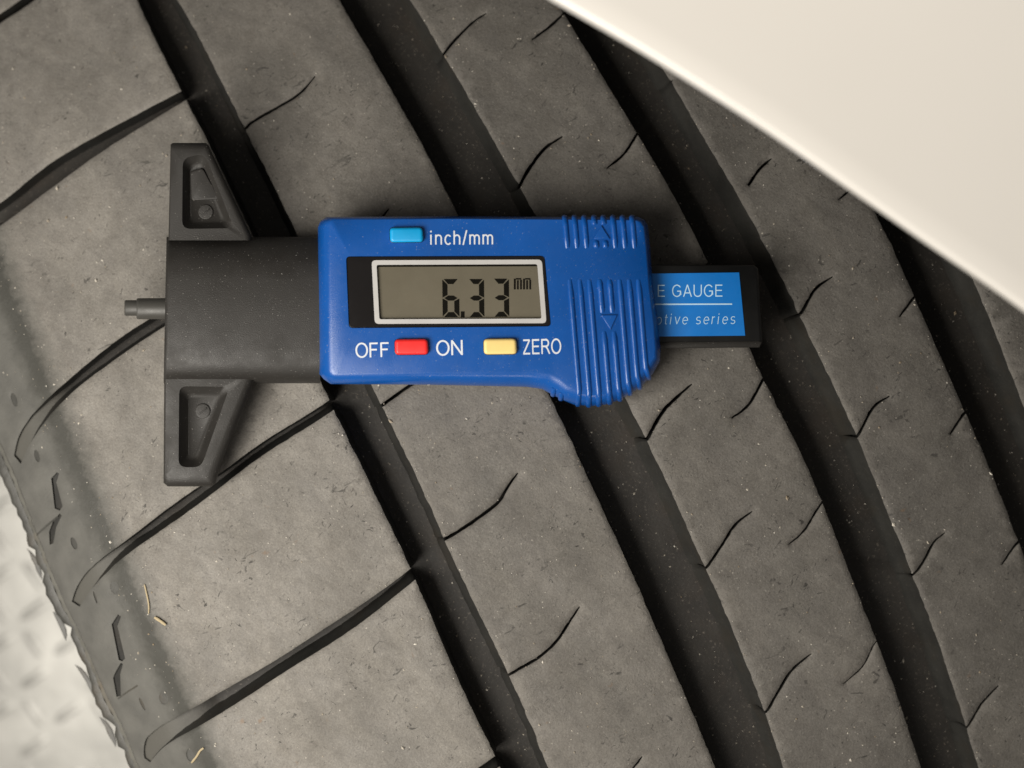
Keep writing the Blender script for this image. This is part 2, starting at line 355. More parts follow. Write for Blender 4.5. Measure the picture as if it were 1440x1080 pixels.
def tread_piece(outline, cuts, spacing, name, parent, split=None, chains=(), mats=None, draft_fn=None):
    """cut the pattern out of the tread surface, round its edges and drop walls into the grooves"""
    ol = np.array(outline); x0, y0 = ol.min(0); x1, y1 = ol.max(0)
    gx, gy = np.meshgrid(np.arange(x0, x1, spacing), np.arange(y0, y1, spacing))
    pts = np.stack([gx.ravel(), gy.ravel()], 1)+rng.uniform(-0.3, 0.3, (gx.size, 2))*spacing
    A = [ol]+list(cuts); sa = np.vstack(A); sb = np.vstack([np.roll(q, -1, 0) for q in A])
    pts = pts[inpoly(pts, ol)]
    for c in cuts: pts = pts[~inpoly(pts, c)]
    pts = pts[segdist(pts, sa, sb) > 5.5]
    # a row of points just inside every edge lets the edge roll over
    row = [q for q in A]; extra = []
    for k_, q in enumerate(A):
        r = inset(q, 4.4 if k_ == 0 else -2.6); r = r[inpoly(r, ol)]
        extra.append(r)
    extra = np.vstack(extra)
    for c in cuts: extra = extra[~inpoly(extra, c)]
    extra = extra[segdist(extra, sa, sb) > 1.7]
    v, f = cdt(A, chains, np.vstack([pts, extra]))
    cen = v[f].mean(1); ok = inpoly(cen, ol)
    for c in cuts: ok &= ~inpoly(cen, c)
    f = f[ok]
    ctr = np.concatenate([f[:, [0, 1]], f[:, [1, 2]], f[:, [2, 0]]]); key = {}
    for a, b in ctr: key[(a, b)] = 1
    bnd = [(a, b) for a, b in key if (b, a) not in key]
    ba, bb = v[[a for a, b in bnd]], v[[b for a, b in bnd]]
    d = segdist(v, ba, bb)
    t_, w_ = TW(v[:, 0], v[:, 1])
    drop = 3.2*np.clip(1-d/4.6, 0, 1)**1.4*np.interp(w_, [-660, -600], [0.6, 1])
    nz = 0.8*np.sin(v[:, 0]*0.031+np.sin(v[:, 1]*0.027)*2)*np.cos(v[:, 1]*0.037+1.3*np.sin(v[:, 0]*0.021)) + rng.normal(0, 0.10, len(v))
    z = S(v[:, 0], v[:, 1])-drop+nz
    for pn in range(int((ol[:, 0].max()-ol[:, 0].min())*0.02)):
        c0 = v[rng.integers(len(v))]; z -= rng.uniform(0.4, 1.3)*np.exp(-((v-c0)**2).sum(1)/rng.uniform(20, 160))
    side = ol
    groups = [f] if split is None else [f[split(v[f].mean(1)) == g] for g in np.unique(split(v[f].mean(1)))]
    out = []
    # area-weighted normals of the whole sheet so that neighbouring blocks join without a crease
    W3 = np.array([P(x, y, zz) for (x, y), zz in zip(v, z)])
    fn = np.cross(W3[f[:, 1]]-W3[f[:, 0]], W3[f[:, 2]]-W3[f[:, 0]]); fn[fn[:, 2] < 0] *= -1
    for g in groups:
        used = np.unique(g); m = {int(u): i for i, u in enumerate(used)}
        V = [W3[u] for u in used]; F = []; MI = []
        for t in g:
            a, b, c = t
            if np.cross(W3[b]-W3[a], W3[c]-W3[a])[2] < 0: b, c = c, b
            F.append((m[int(a)], m[int(b)], m[int(c)])); MI.append(0)
        ed = set()
        for t in g:
            for a, b in ((t[0], t[1]), (t[1], t[2]), (t[2], t[0])): ed.add((int(a), int(b)))
        mine = [e for e in bnd if (int(e[0]), int(e[1])) in ed]
        nx = {}
        for a, b in mine:
            e = v[b]-v[a]; e = e/max(1e-9, np.linalg.norm(e)); nrm = np.array([e[1], -e[0]])
            tri = None
            for q in (a, b): nx.setdefault(int(q), []).append(nrm)
        # which side is outward: test a point
        low = {}
        onout = segdist(v[list(nx)], ol, np.roll(ol, -1, 0)) < 0.6 if nx else []
        for (q, ns), oo in zip(nx.items(), onout):
            nn = np.sum(ns, 0); nn = nn/max(1e-9, np.linalg.norm(nn))
            p = v[q]+nn*0.7
            tst = inpoly(p[None], ol)[0] and not any(inpoly(p[None], c)[0] for c in cuts)
            if tst: nn = -nn
            dr, dp = draft_fn(v[q], nn, oo)
            b0 = len(V); V.append(W3[q])
            low[q] = b0
            zz = z[q]
            X, Y, _ = P(v[q][0], v[q][1], zz)
            V.append((X+nn[0]*dr*0.25*K, Y-nn[1]*dr*0.25*K, (zz-dp*0.45)*K))
            V.append((X+nn[0]*dr*K, Y-nn[1]*dr*K, (zz-dp)*K))
        for a, b in mine:
            a, b = int(a), int(b)
            for k_ in (0, 1): F.append((low[b]+k_, low[a]+k_, low[a]+k_+1, low[b]+k_+1)); MI.append(1)
        o = link(name, V, F, mats, parent, MI, True)
        out.append(o)
    return out

tyre = thing('tyre', 'dusty worn car tyre with wide grooves, lying under the blue depth gauge', 'tyre')
def rib_draft(p, nn, on_outline):
    if not on_outline: return 0.0, 48
    if nn[0] < -0.5: return 17.0, 58
    return 3.0, 58
def between(a, b): return np.vstack([a, b[::-1]])
GR_END = smooth_line([(1700, -90), (1760, 300), (1800, 700), (1830, 1150)], 60)
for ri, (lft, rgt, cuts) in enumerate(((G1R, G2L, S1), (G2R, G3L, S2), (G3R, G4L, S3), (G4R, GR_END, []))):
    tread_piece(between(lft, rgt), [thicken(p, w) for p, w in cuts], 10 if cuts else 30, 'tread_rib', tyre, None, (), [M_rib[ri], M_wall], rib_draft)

# outer shoulder: blocks between the lateral grooves, which run out in shallow pockets over the rounded edge
def lateral(up, lo):
    return np.vstack([groove_line(up, 6, 0.35, 9), groove_line(lo, 6, 0.35, 9)[::-1]])
LAT = [lateral([(-130, 95), (-60, 58), (0, 20), (40, -8), (100, -50), (175, -95)], [(-120, 112), (-60, 70), (0, 33), (47, 2), (110, -44), (190, -88)]),
       lateral([(-160, 395), (-110, 352), (-60, 322), (0, 288), (67, 231), (133, 193), (200, 157), (275, 118)], [(-140, 402), (-100, 372), (-50, 346), (0, 319), (50, 281), (100, 244), (150, 208), (200, 178), (282, 128)]),
       lateral([(20, 641), (17, 622), (26, 603), (44, 584), (74, 553), (119, 515), (160, 481), (204, 452), (280, 405), (335, 365), (385, 320)], [(29, 652), (37, 628), (59, 598), (89, 561), (127, 531), (169, 500), (231, 459), (290, 422), (345, 382), (392, 335)]),
       lateral([(101, 846), (98, 826), (108, 814), (123, 802), (139, 786), (178, 761), (222, 725), (279, 684), (308, 668), (367, 622), (427, 587), (485, 548)], [(112, 853), (120, 836), (136, 818), (166, 788), (207, 760), (261, 722), (302, 692), (361, 645), (421, 608), (492, 562)]),
       lateral([(203, 1066), (193, 1056), (190, 1040), (205, 1030), (222, 1023), (268, 998), (324, 965), (379, 934), (453, 886), (527, 838), (595, 786)], [(211, 1072), (214, 1056), (231, 1046), (287, 1018), (342, 983), (416, 935), (490, 889), (546, 846), (605, 798)]),
       lateral([(330, 1260), (400, 1225), (500, 1180), (600, 1128), (675, 1078), (715, 1050)], [(335, 1275), (410, 1245), (510, 1200), (620, 1138), (690, 1086), (725, 1062)])]
SEAM = smooth_line([(-330, -120), (-215, 130), (-110, 370), (-50, 510), (0, 621), (27, 684), (56, 761), (83, 828), (119, 905), (148, 973), (175, 1027), (196, 1080), (240, 1180)], 9, 0.3)
def blob(cx, cy, rx, ry, rot, n=10):
    a = np.linspace(0, 2*math.pi, n, endpoint=False); c, s = math.cos(rot), math.sin(rot)
    return np.stack([cx+rx*np.cos(a)*c-ry*np.sin(a)*s, cy+rx*np.cos(a)*s+ry*np.sin(a)*c], 1)
MARKS = [np.array(q, float) for q in (
    [(72, 673), (80, 664), (83, 666), (79, 678), (88, 712), (84, 718), (77, 715)],
    [(69, 748), (75, 732), (84, 722), (87, 725), (79, 741), (75, 764), (70, 766)],
    [(157, 878), (166, 864), (170, 867), (165, 880), (176, 926), (172, 930), (167, 928)],
    [(159, 953), (163, 944), (170, 932), (173, 934), (169, 948), (170, 978), (164, 980)])]
MARKS += [blob(161, 826, 6, 9, -0.2), blob(230, 982, 6, 9, -0.3), blob(52, 641, 3.5, 9, -0.25), blob(104, 764, 4, 9, -0.35), blob(268, 1062, 6, 9, -0.2), blob(20, 562, 4, 10, -0.3),
          blob(200, 990, 2, 10, -0.45), blob(134, 840, 1.5, 9, -0.3),
          np.array([(80, 726), (63, 740), (47, 755), (48, 757), (65, 742), (81, 728)], float), np.array([(193, 963), (180, 971), (165, 982), (166, 984), (181, 973), (194, 965)], float)]
sep = []                                             # where one block ends and the next begins, out on the shoulder
tips = [(-128, 103), (-150, 399), (24, 647), (106, 850), (207, 1069), (332, 1268)]
for (x, y) in tips: sep.append([(x+2, y-1), (x-26, y+14), (x-60, y+26)])
tipt = np.array([TW(x, y)[0] for x, y in tips])
cl = []
for lp in LAT:                                       # groove centre lines, to tell blocks apart
    n = len(lp)//2
    cl.append((lp[0]+lp[-1])/2)
def which(c):
    g = np.zeros(len(c), int)
    lines = ([(-128, 103), (0, 27), (183, -92)], [(-150, 399), (0, 304), (100, 236), (279, 123)], [(24, 647), (30, 612), (140, 514), (225, 455), (390, 328)],
             [(106, 850), (110, 822), (200, 752), (300, 682), (420, 600), (490, 555)], [(207, 1069), (205, 1040), (340, 974), (480, 880), (600, 792)], [(332, 1268), (500, 1190), (720, 1056)])
    for k_, ln in enumerate(lines):
        ln = [(ln[0][0]-200, ln[0][1]+90)]+list(ln)
        poly = ln+[(1500, ln[-1][1]-400), (1500, 3000), (-900, 3000), (-900, ln[0][1])]
        g += inpoly(c, poly).astype(int)
    return g
def shoulder_draft(p, nn, on_outline):
    t, w = TW(p[0], p[1])
    dp = float(np.interp(w, [-690, -640, -600, -560, -400], [8.5, 10.5, 25, 39, 47]))
    if on_outline:
        return (2.0, 58) if nn[0] > 0.3 else (1.0, 30)
    if nn[1] < -0.3 and nn[0] < 0.2: return float(np.interp(w, [-660, -600], [2, 13])), dp
    return 0.5, dp
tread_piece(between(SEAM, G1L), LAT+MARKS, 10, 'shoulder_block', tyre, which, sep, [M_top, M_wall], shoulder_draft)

for i, q in enumerate(MARKS):
    z = [float(S(x, y)) for x, y in q]
    c = q.mean(0)
    V = [P(x, y, zz-(6.5 if i < 4 else 3.5)) for (x, y), zz in zip(c+(q-c)*1.08, z)]
    link('wear_indicator_slot' if i < 4 else 'moulded_dimple', V, [tuple(range(len(q)))], M_wall if i < 4 else M_rim, tyre, None, False)
# groove floors: one sheet of rubber under the blocks
def base_sheet():
    st = 9; xs = np.arange(-340, 1860, st); ys = np.arange(-100, 1170, st); X, Y = np.meshgrid(xs, ys)
    Z = S(X, Y)-depth(X, Y); t, w = TW(X, Y)
    Z += rng.normal(0, 0.35, Z.shape)
    V = [P(a, b, c) for a, b, c in zip(X.ravel(), Y.ravel(), Z.ravel())]
    nx, ny = len(xs), len(ys); F = []; MI = []
    for j in range(ny-1):
        for i in range(nx-1):
            if w[j, i] > -697:
                F.append((j*nx+i, (j+1)*nx+i, (j+1)*nx+i+1, j*nx+i+1)); MI.append(0)
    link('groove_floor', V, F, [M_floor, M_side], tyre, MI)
base_sheet()
# tread-wear bars: low bridges across the main grooves
def wear_bar(a, b, c, d):
    rim = smooth_line([a, b], 8); rim2 = smooth_line([d, c], 8); n = len(rim); rim2 = np.array([np.interp(np.linspace(0, 1, n), np.linspace(0, 1, len(rim2)), rim2[:, i]) for i in (0, 1)]).T
    V = []; F = []
    prof = np.linspace(0, 1, 9)
    for q in prof:
        h = 4*min(1, 3*min(q, 1-q)); 
        for p0, p1 in zip(rim, rim2):
            x, y = p0+(p1-p0)*q; V.append(P(x, y, float(S(x, y))-56.5+h))
    for j in range(len(prof)-1):
        for i in range(n-1): F.append((j*n+i, j*n+i+1, (j+1)*n+i+1, (j+1)*n+i))
    link('wear_bar', V, F, M_floor, tyre)
wear_bar((1170, 770), (1275, 790), (1300, 850), (1200, 845))

# sidewall below the shoulder edge, with its moulding rim and torn rubber flash
def sidewall():
    V, F = [], []; n = len(SEAM); prof = [(0, 0), (5, -5), (7, -14), (5, -40), (2, -110), (-4, -260), (-20, -600)]
    for dx, dz in prof:
        for x, y in SEAM: V.append(P(x-dx*0.9-0.5, y+dx*0.42, float(S(x, y))-2+dz))
    for j in range(len(prof)-1):
        for i in range(n-1): F.append((j*n+i, j*n+i+1, (j+1)*n+i+1, (j+1)*n+i))
    link('sidewall', V, F, M_side, tyre)
sidewall()
def rim_strip():
    n = len(SEAM); V, F = [], []
    wid = 15+2.5*np.sin(np.arange(n)*0.35)+rng.normal(0, 1.7, n); wid[rng.random(n) < 0.16] -= 6
    rows = [(0.0, -16), (0.16, -12), (0.3, -5), (0.75, -6), (1.0, -11), (0.9, -24)]
    for q, dz in rows:
        for i, ((x, y), w_) in enumerate(zip(SEAM, wid)): V.append(P(x-w_*q*0.9-1, y+w_*q*0.42, float(S(x, y))+dz-(3.0 if i % 2 and 0.2 < q < 0.9 else 0)))
    for j in range(len(rows)-1):
        for i in range(n-1): F.append((j*n+i, j*n+i+1, (j+1)*n+i+1, (j+1)*n+i))
    link('moulding_rim', V, F, M_rim, tyre, None, True, 50)
rim_strip()
for (ax, ay), (bx, by), th in (((41, 770), (62, 815), 8), ((77, 858), (96, 900), 9), ((109, 932), (137, 980), 9), ((143, 1006), (166, 1050), 9), ((4, 655), (20, 704), 6)):
    L = np.linspace(0, 1, 7); d = np.array([bx-ax, by-ay], float); nn = np.array([-d[1], d[0]])/np.linalg.norm(d)
    o_ = [np.array([ax, ay])+d*t for t in L]; i_ = [np.array([ax, ay])+d*t-nn*th*math.sin(math.pi*t)**0.7*0.9 for t in L[1:-1]]
    ol = np.array(o_+i_[::-1])+rng.normal(0, 0.5, (12, 2)); zz = float(S(ax, ay))-16; ol -= np.array([3.5, -1.5])
    ring_solid('rubber_flash', ol, inset(ol, 1.2), zz-5, zz-1, zz, M_rim, tyre)

# ------------------------------------------------------------------ the depth gauge
gauge = thing('tread_depth_gauge', 'blue and black digital depth gauge reading 6.33 mm lying on the tyre tread', 'gauge')
gauge.location = (0, 0, 0)
# black frame: beam with a rounded back and two braced feet
def beam_arm():
    prof = [(334, -16), (333, 0), (336, 13), (341, 23), (349, 33), (360, 42), (374, 49), (394, 54), (440, 57), (490, 57), (510, 55), (522, 50), (529, 43), (533, 36), (539, 8), (539, -16)]
    xs = [(232, 4), (234, 1), (237, 0), (300, 0), (380, 0), (452, 0)]
    V, F = [], []; n = len(prof)
    for x, dz in xs:
        for y, z in prof: V.append(P(x+(445-y)*0.02, y, z-(dz if z > 10 else 0)))
    for j in range(len(xs)-1):
        for i in range(n-1): F.append((j*n+i, j*n+i+1, (j+1)*n+i+1, (j+1)*n+i))
    F.append(tuple(range(n))); F.append(tuple(range((len(xs)-1)*n, len(xs)*n))[::-1])
    return link('arm', V, F, M_black, gauge, None, True, 50)
arm = beam_arm()
up_o = [(237, 334), (240, 203), (243, 201), (289, 201), (293, 204), (353, 331), (353, 338), (237, 338)]
up_i = [(238.5, 334), (241, 213), (244, 211), (286, 211), (290, 214), (344, 331), (344, 338), (238.5, 338)]
up_h = rounded([(257, 222), (288, 216), (329, 321), (256, 322)], 12); up_f = rounded([(267, 236), (283, 232), (314, 311), (268, 311)], 8)
lo_o = [(231, 526), (359, 526), (359, 531), (308, 664), (303, 680), (298, 684), (236, 684), (230, 679)]
lo_i = [(233, 526), (346, 526), (346, 531), (294, 660), (291, 667), (287, 669), (237, 669), (232.5, 666)]
lo_h = rounded([(252, 543), (323, 544), (283, 657), (251, 657)], 11); lo_f = rounded([(265, 557), (308, 558), (276, 643), (265, 643)], 7)
ring_solid('foot', up_o, up_i, -20, 24, 33, M_black, gauge, [(up_h, up_f, 17)], 3, 45)
ring_solid('foot', lo_o, lo_i, -20, 22, 35, M_black, gauge, [(lo_h, lo_f, 18)], 3, 45)
q = rounded([(267, 241), (285, 236), (309, 280), (269, 282)], 5)
ring_solid('moulded_pad', q, inset(q, 1.5), 16, 21, 22.5, M_black, gauge)
for cx, cy, z in ((289, 298, 17), (285, 578, 18)):
    q = blob(cx, cy, 10.5, 10.5, 0, 22); md = ring_solid('mould_mark', q, inset(q, 1.2), z-2, z+1.2, z+1.8, M_black, gauge)
    q = np.array([(cx-6, cy+4), (cx-5, cy+5.5), (cx+6, cy-3.5), (cx+5, cy-5)]); ring_solid('raised_line', q, inset(q, 0.5), z, z+2.6, z+3, M_black, md)
# probe pin: turned steel pin with a narrower tip
def lathe_x(name, prof, cy, cz, mt, parent, n=28):
    V, F = [], []
    for x, r in prof:
        for i in range(n):
            a = 2*math.pi*i/n; V.append(P(x, cy+r*math.cos(a), cz+r*math.sin(a)))
    for j in range(len(prof)-1):
        for i in range(n): F.append((j*n+i, j*n+(i+1) % n, (j+1)*n+(i+1) % n, (j+1)*n+i))
    F.append(tuple(range(n))[::-1]); F.append(tuple(range((len(prof)-1)*n, len(prof)*n)))
    return link(name, V, F, mt, parent, None, True, 40)
pin = lathe_x('probe_pin', [(192, 13.5), (193.5, 14.6), (196, 14.8), (245, 14.8)], 434, 10, M_pin, gauge)
lathe_x('probe_tip', [(175, 9.5), (176.5, 11), (192, 11), (196, 11)], 433, 10, M_pin, pin)
# rule that slides out of the body, with its sticker
rul_o = [(900, 372), (1060, 373), (1066, 377), (1072, 480), (1068, 488), (900, 490)]
rul_i = [(900, 374), (1058, 375), (1062, 379), (1069, 477), (1067, 478.5), (900, 480)]
rule = ring_solid('rule', rul_o, rul_i, 8, 40, 48, M_jet, gauge)
q = [(900, 480.5), (1066, 479), (1072, 480.5), (1068, 488.5), (900, 490.5)]; ring_solid('rule_edge', q, inset(q, 1.2), 6, 45, 48.5, M_black, rule)
st = [(890, 385), (1039.5, 383), (1048, 472), (890, 473.5)]
ring_solid('sticker', st, inset(st, 0.4), 47.5, 48.6, 48.9, M_sticker, rule)
q = [(890, 427), (1029.5, 426.6), (1029.7, 428.6), (890, 429)]; ring_solid('printed_line', q, inset(q, 0.2), 48.7, 49.0, 49.1, M_pale, rule)

# blue body
body_o = [(447, 320), (450, 312), (459, 305), (620, 304), (790, 305), (897, 305), (906, 309), (911, 317), (914, 346), (918, 401), (926, 457), (929, 490), (928.5, 507), (918, 526), (901, 545), (873, 562), (851, 569), (832, 571), (807, 569), (790, 562), (773, 553), (762, 547), (740, 544), (600, 541), (465, 540), (455, 533), (449, 526)]
body_i = [(464.5, 316), (466, 312), (470, 309.5), (620, 308), (790, 309), (893, 310), (900, 313), (904, 320), (907, 348), (911, 402), (918, 458), (920, 490), (919, 502), (907, 519), (891, 534), (868, 547), (848, 552), (830, 553), (811, 549), (797, 541), (787, 531), (773, 524), (745, 522), (600, 523), (476, 525.5), (471, 524), (468.5, 519)]
win = rounded([(486.5, 360.5), (766, 359.5), (775, 459), (490.5, 461.5)], 6)
ZB = 82
body = ring_solid('body', body_o, body_i, 6, 46, ZB, M_blue, gauge, [(win, np.array(win), ZB-10.0)], 5, 38)
def yat(pairs, x):
    p = sorted(pairs); return float(np.interp(x, [a for a, _ in p], [b for _, b in p]))
bo = [p for p in body_o if p[1] > 480 and p[0] > 738]; bi = [p for p in body_i if p[1] > 480 and p[0] > 738]
def rib_sweep(path, name, parent, w=4.3, h=3.6):
    """half-round bead along a path of (x, y, z, nx, ny, nz scale)"""
    p = np.array(path, float); n = len(p); V, F = [], []; m = 7
    t = np.gradient(p, axis=0); t /= np.linalg.norm(t, axis=1)[:, None]
    for i in range(n):
        s = np.cross(t[i], (0, 0, 1.0)); s = s if np.linalg.norm(s) > 1e-3 else np.array((1, 0, 0)); s = np.array((1.0, 0, 0)) - t[i]*t[i][0]; s /= np.linalg.norm(s)
        up = np.cross(t[i], s); up = up if up[2] > 0 or (abs(up[2]) < 0.3 and up[1]*(p[i][1]-430) > 0) else -up
        e = 0.35 if i in (0, n-1) else 1.0
        for k_ in range(m):
            a = math.pi*k_/(m-1)
            c = p[i]+s*math.cos(a)*w*(0.8 if e < 1 else 1)+up*(math.sin(a)*h*e-0.8)
            V.append(P(*c))
    for i in range(n-1):
        for k_ in range(m-1): F.append((i*m+k_, i*m+k_+1, (i+1)*m+k_+1, (i+1)*m+k_))
    F.append(tuple(range(m))); F.append(tuple(range((n-1)*m, n*m))[::-1])
    o = link(name, V, F, M_blue, parent, None, True, 60)
    import bmesh
    bm = bmesh.new(); bm.from_mesh(o.data); bmesh.ops.recalc_face_normals(bm, faces=bm.faces); bm.to_mesh(o.data); bm.free()
    return o
def lower_path(x0, y0, y1=None):
    pts = []; sl = 0.085; y = y0
    def edge(x, pr): return yat(pr, x)
    yi = None
    for y in np.arange(y0, 600, 1.0):
        x = x0+(y-393)*sl
        if y >= edge(x, bi)-1.5: yi = y; break
    end = yi if y1 is None else y1
    for y in np.linspace(y0, end, 9): pts.append((x0+(y-393)*sl, y, ZB))
    if y1 is None:
        x = x0+(yi-393)*sl; dx = (x-838)*0.06
        xo = x+dx; yo = yat(bo, xo)
        for a in np.linspace(0.18, 1, 6)*math.pi/2:
            pts.append((x+(xo-x)*math.sin(a), yi+(yo-yi)*math.sin(a), 46+(ZB-46)*math.cos(a)))
        pts.append((xo, yo, 30)); pts.append((xo, yo, 14))
    return pts
lx = [801, 815, 828.5, 843, 857, 871, 884.5, 897.5]
for i, x in enumerate(lx):
    if i in (3, 4):
        rib_sweep(lower_path(x, 393, 440), 'grip_rib', body); rib_sweep(lower_path(x, 466), 'grip_rib', body)
    else: rib_sweep(lower_path(x, 393), 'grip_rib', body)
for x in (778, 789):                                 # stubs on the flank beside the grip
    xo = x; yo = yat(bo, xo); yi = yat(bi, xo+4)
    rib_sweep([(x+4+(xo-x-4)*math.sin(a), yi+(yo-yi)*math.sin(a), 46+(ZB-46)*math.cos(a)) for a in np.linspace(0.45, 1, 6)*math.pi/2]+[(xo, yo, 28), (xo, yo, 14)], 'grip_rib', body)
def upper_path(x0, y0, y1, over=True):
    sl = 0.085; pts = [(x0+(y-350)*sl, y, ZB) for y in np.linspace(y1, y0, 6)]
    if over: pts += [(x0+(306.5-350)*sl, 306.5, ZB-4), (x0-45*sl, 304.5, ZB-14), (x0-45*sl, 304.5, 40)]
    return pts
for i, x in enumerate([798, 811.5, 825, 839, 852, 865.5, 879, 892.5]):
    if i in (3, 4):
        rib_sweep(upper_path(x, 310, 316), 'grip_rib', body); rib_sweep(upper_path(x, 338, 349, False), 'grip_rib', body)
    else: rib_sweep(upper_path(x, 310, 349), 'grip_rib', body)
for tri in ([(845, 443), (868.5, 442.5), (858.5, 464)], [(834, 336.5), (858, 336), (846, 317)]):
    ar = ring_solid('arrow_mark', tri, inset(tri, 2.0), ZB-1, ZB+1.2, ZB+2.2, M_blue, body)
    y0, y1 = min(p[1] for p in tri), max(p[1] for p in tri)
    for y in np.linspace(y0+2.5, y1-2.5, 5):
        if tri[2][1] > tri[0][1]: hw = 10*(y1-y)/(y1-y0)
        else: hw = 10*(y-y0)/(y1-y0)
        cx = sum(p[0] for p in tri)/3
        if hw > 2: rib_sweep([(cx-hw, y, ZB+2), (cx, y, ZB+2.1), (cx+hw, y, ZB+2)], 'arrow_ridge', body, 1.2, 1.4)

# display
wq = np.array(inset(win, 0.4)); disp = None
fr_o = rounded([(522.5, 366), (762, 365), (768.5, 454.5), (527, 455.5)], 6); fr_i = rounded([(529.5, 372.5), (755.5, 371.5), (761.5, 448), (533.5, 449)], 3)
disp = ring_solid('display_window', wq, inset(wq, 0.8), ZB-8, ZB-2.2, ZB-1.6, M_glass, gauge, [(np.array(fr_i), np.array(inset(fr_i, -0.6)), ZB-6.5)])
def flat_ring(name, o_, i_, z0, z1, mt, parent):
    n = len(o_); V = [P(x, y, z1) for x, y in o_]+[P(x, y, z1) for x, y in i_]+[P(x, y, z0) for x, y in o_]+[P(x, y, z0) for x, y in i_]; F = []
    for i in range(n):
        j = (i+1) % n
        F += [(i, n+i, n+j, j), (i, j, 2*n+j, 2*n+i), (n+i, 3*n+i, 3*n+j, n+j)]
    return link(name, V, F, mt, parent, None, False)
flat_ring('display_frame', fr_o, fr_i, ZB-2.0, ZB-0.9, M_frame, disp)
lq = np.array(inset(fr_i, -1.5)); ring_solid('lcd_panel', lq, inset(lq, 0.5), ZB-6.6, ZB-5.6, ZB-5.4, M_lcd, disp)
ZL = ZB-5.2
def flat_polys(name, polys, z, mt, parent, th=0.25):
    V, F = [], []
    for q in polys:
        n = len(q); b = len(V); V += [P(x, y, z+th) for x, y in q]+[P(x, y, z-0.1) for x, y in q]
        F.append(tuple(range(b, b+n))); F += [(b+i, b+n+i, b+n+(i+1) % n, b+(i+1) % n) for i in range(n)]
    o = link(name, V, F, mt, parent, None, False)
    import bmesh
    bm = bmesh.new(); bm.from_mesh(o.data); bmesh.ops.recalc_face_normals(bm, faces=bm.faces); bm.to_mesh(o.data); bm.free()
    return o
def seven(segs, x, y, w, h, t=5.6, sl=0.0):
    y -= 1.0; g = 0.9; q = []
    ym = y+h/2
    def H(yc, up, lo):                               # horizontal bar
        a = x+g+0.8; b = x+w-g-0.8
        return [(a, yc-up), (b, yc-up), (b-t*0.75 if lo > up else b, yc+lo), (a+t*0.75 if lo > up else a, yc+lo)]
    if 'a' in segs: q.append([(x+2, y), (x+w-2, y), (x+w-t-1, y+t), (x+t+1, y+t)])
    if 'd' in segs: q.append([(x+t+1, y+h-t), (x+w-t-1, y+h-t), (x+w-2, y+h), (x+2, y+h)])
    if 'g' in segs: q.append([(x+2.5, ym), (x+t+1, ym-t/2), (x+w-t-1, ym-t/2), (x+w-2.5, ym), (x+w-t-1, ym+t/2), (x+t+1, ym+t/2)])
    L = lambda y0, y1, top: [(x, y0+(0.9 if top else 0.7)), (x+t, y0+(t+0.9 if top else t/2+0.7)), (x+t, y1-(t/2+0.7 if top else t+0.9)), (x, y1-(0.7 if top else 0.9))]
    if 'f' in segs: q.append(L(y, ym, True))
    if 'e' in segs: q.append(L(ym, y+h, False))
    M_ = lambda p: [(2*x+w-a, b) for a, b in p]
    if 'b' in segs: q.append(M_(L(y, ym, True)))
    if 'c' in segs: q.append(M_(L(ym, y+h, False)))
    return [[(a+(b-y-h)*sl, b) for a, b in p] for p in q]
for sg, x, y, w in (('afgedc', 622.5, 393.5, 23.5), ('abgcd', 658.5, 393.5, 22.5), ('abgcd', 693.5, 393, 22.5)):
    flat_polys('digit', seven(sg, x, y, w, 53.5, 7.0, 0.012), ZL, M_seg, disp)
flat_polys('decimal_point', [[(648, 438), (653.2, 438), (653.2, 446.5), (648, 446.5)]], ZL, M_seg, disp)
mmq = []
for x0 in (722.5, 735.5):
    mmq += [[(x0, 392), (x0+2.6, 392), (x0+2.6, 407), (x0, 407)], [(x0+4.4, 394.2), (x0+6.8, 394.2), (x0+6.8, 407), (x0+4.4, 407)], [(x0+8.8, 393.4), (x0+11.2, 393.4), (x0+11.2, 407), (x0+8.8, 407)],
            [(x0+2.9, 391.2), (x0+10.6, 391.2), (x0+9.6, 393.2), (x0+2.9, 393.2)]]
flat_polys('lcd_top_shade', [[(530, 372.6), (755.5, 371.6), (755.6, 374.4), (530.2, 375.4)]], ZL, M_seg, disp)  # dark strip standing in for the shadow along the top of the LCD
flat_polys('unit_mark', mmq, ZL, M_seg, disp)

# buttons
def button(x0, y0, x1, y1, mt, lab):
    c = [(x0, y0+3), (x0+10, y0), (x1-10, y0), (x1, y0+3), (x1+1, y1-3), (x1-9, y1), (x0+9, y1), (x0-1+1, y1-2)]
    q = rounded([(x0+0.5, y0+0.6), (x1-0.5, y0), (x1+0.8, y1-0.6), (x0+1, y1)], 6, 5)
    sk = inset(q, -0.8); ring_solid('button_well', sk, inset(sk, 0.5), ZB-1, ZB+0.15, ZB+0.3, M_glass, gauge)
    b = ring_solid('button', q, inset(q, 4.2), ZB-1, ZB+4.5, ZB+8.5, mt, gauge, (), 5, 60); b['label'] = lab
button(547.5, 319.5, 595, 341, M_cyan, 'light blue button for switching units')
button(554.5, 476.5, 602, 499, M_red, 'red power button')
button(679.5, 476, 726.5, 498.5, M_yellow, 'pale yellow zero button')

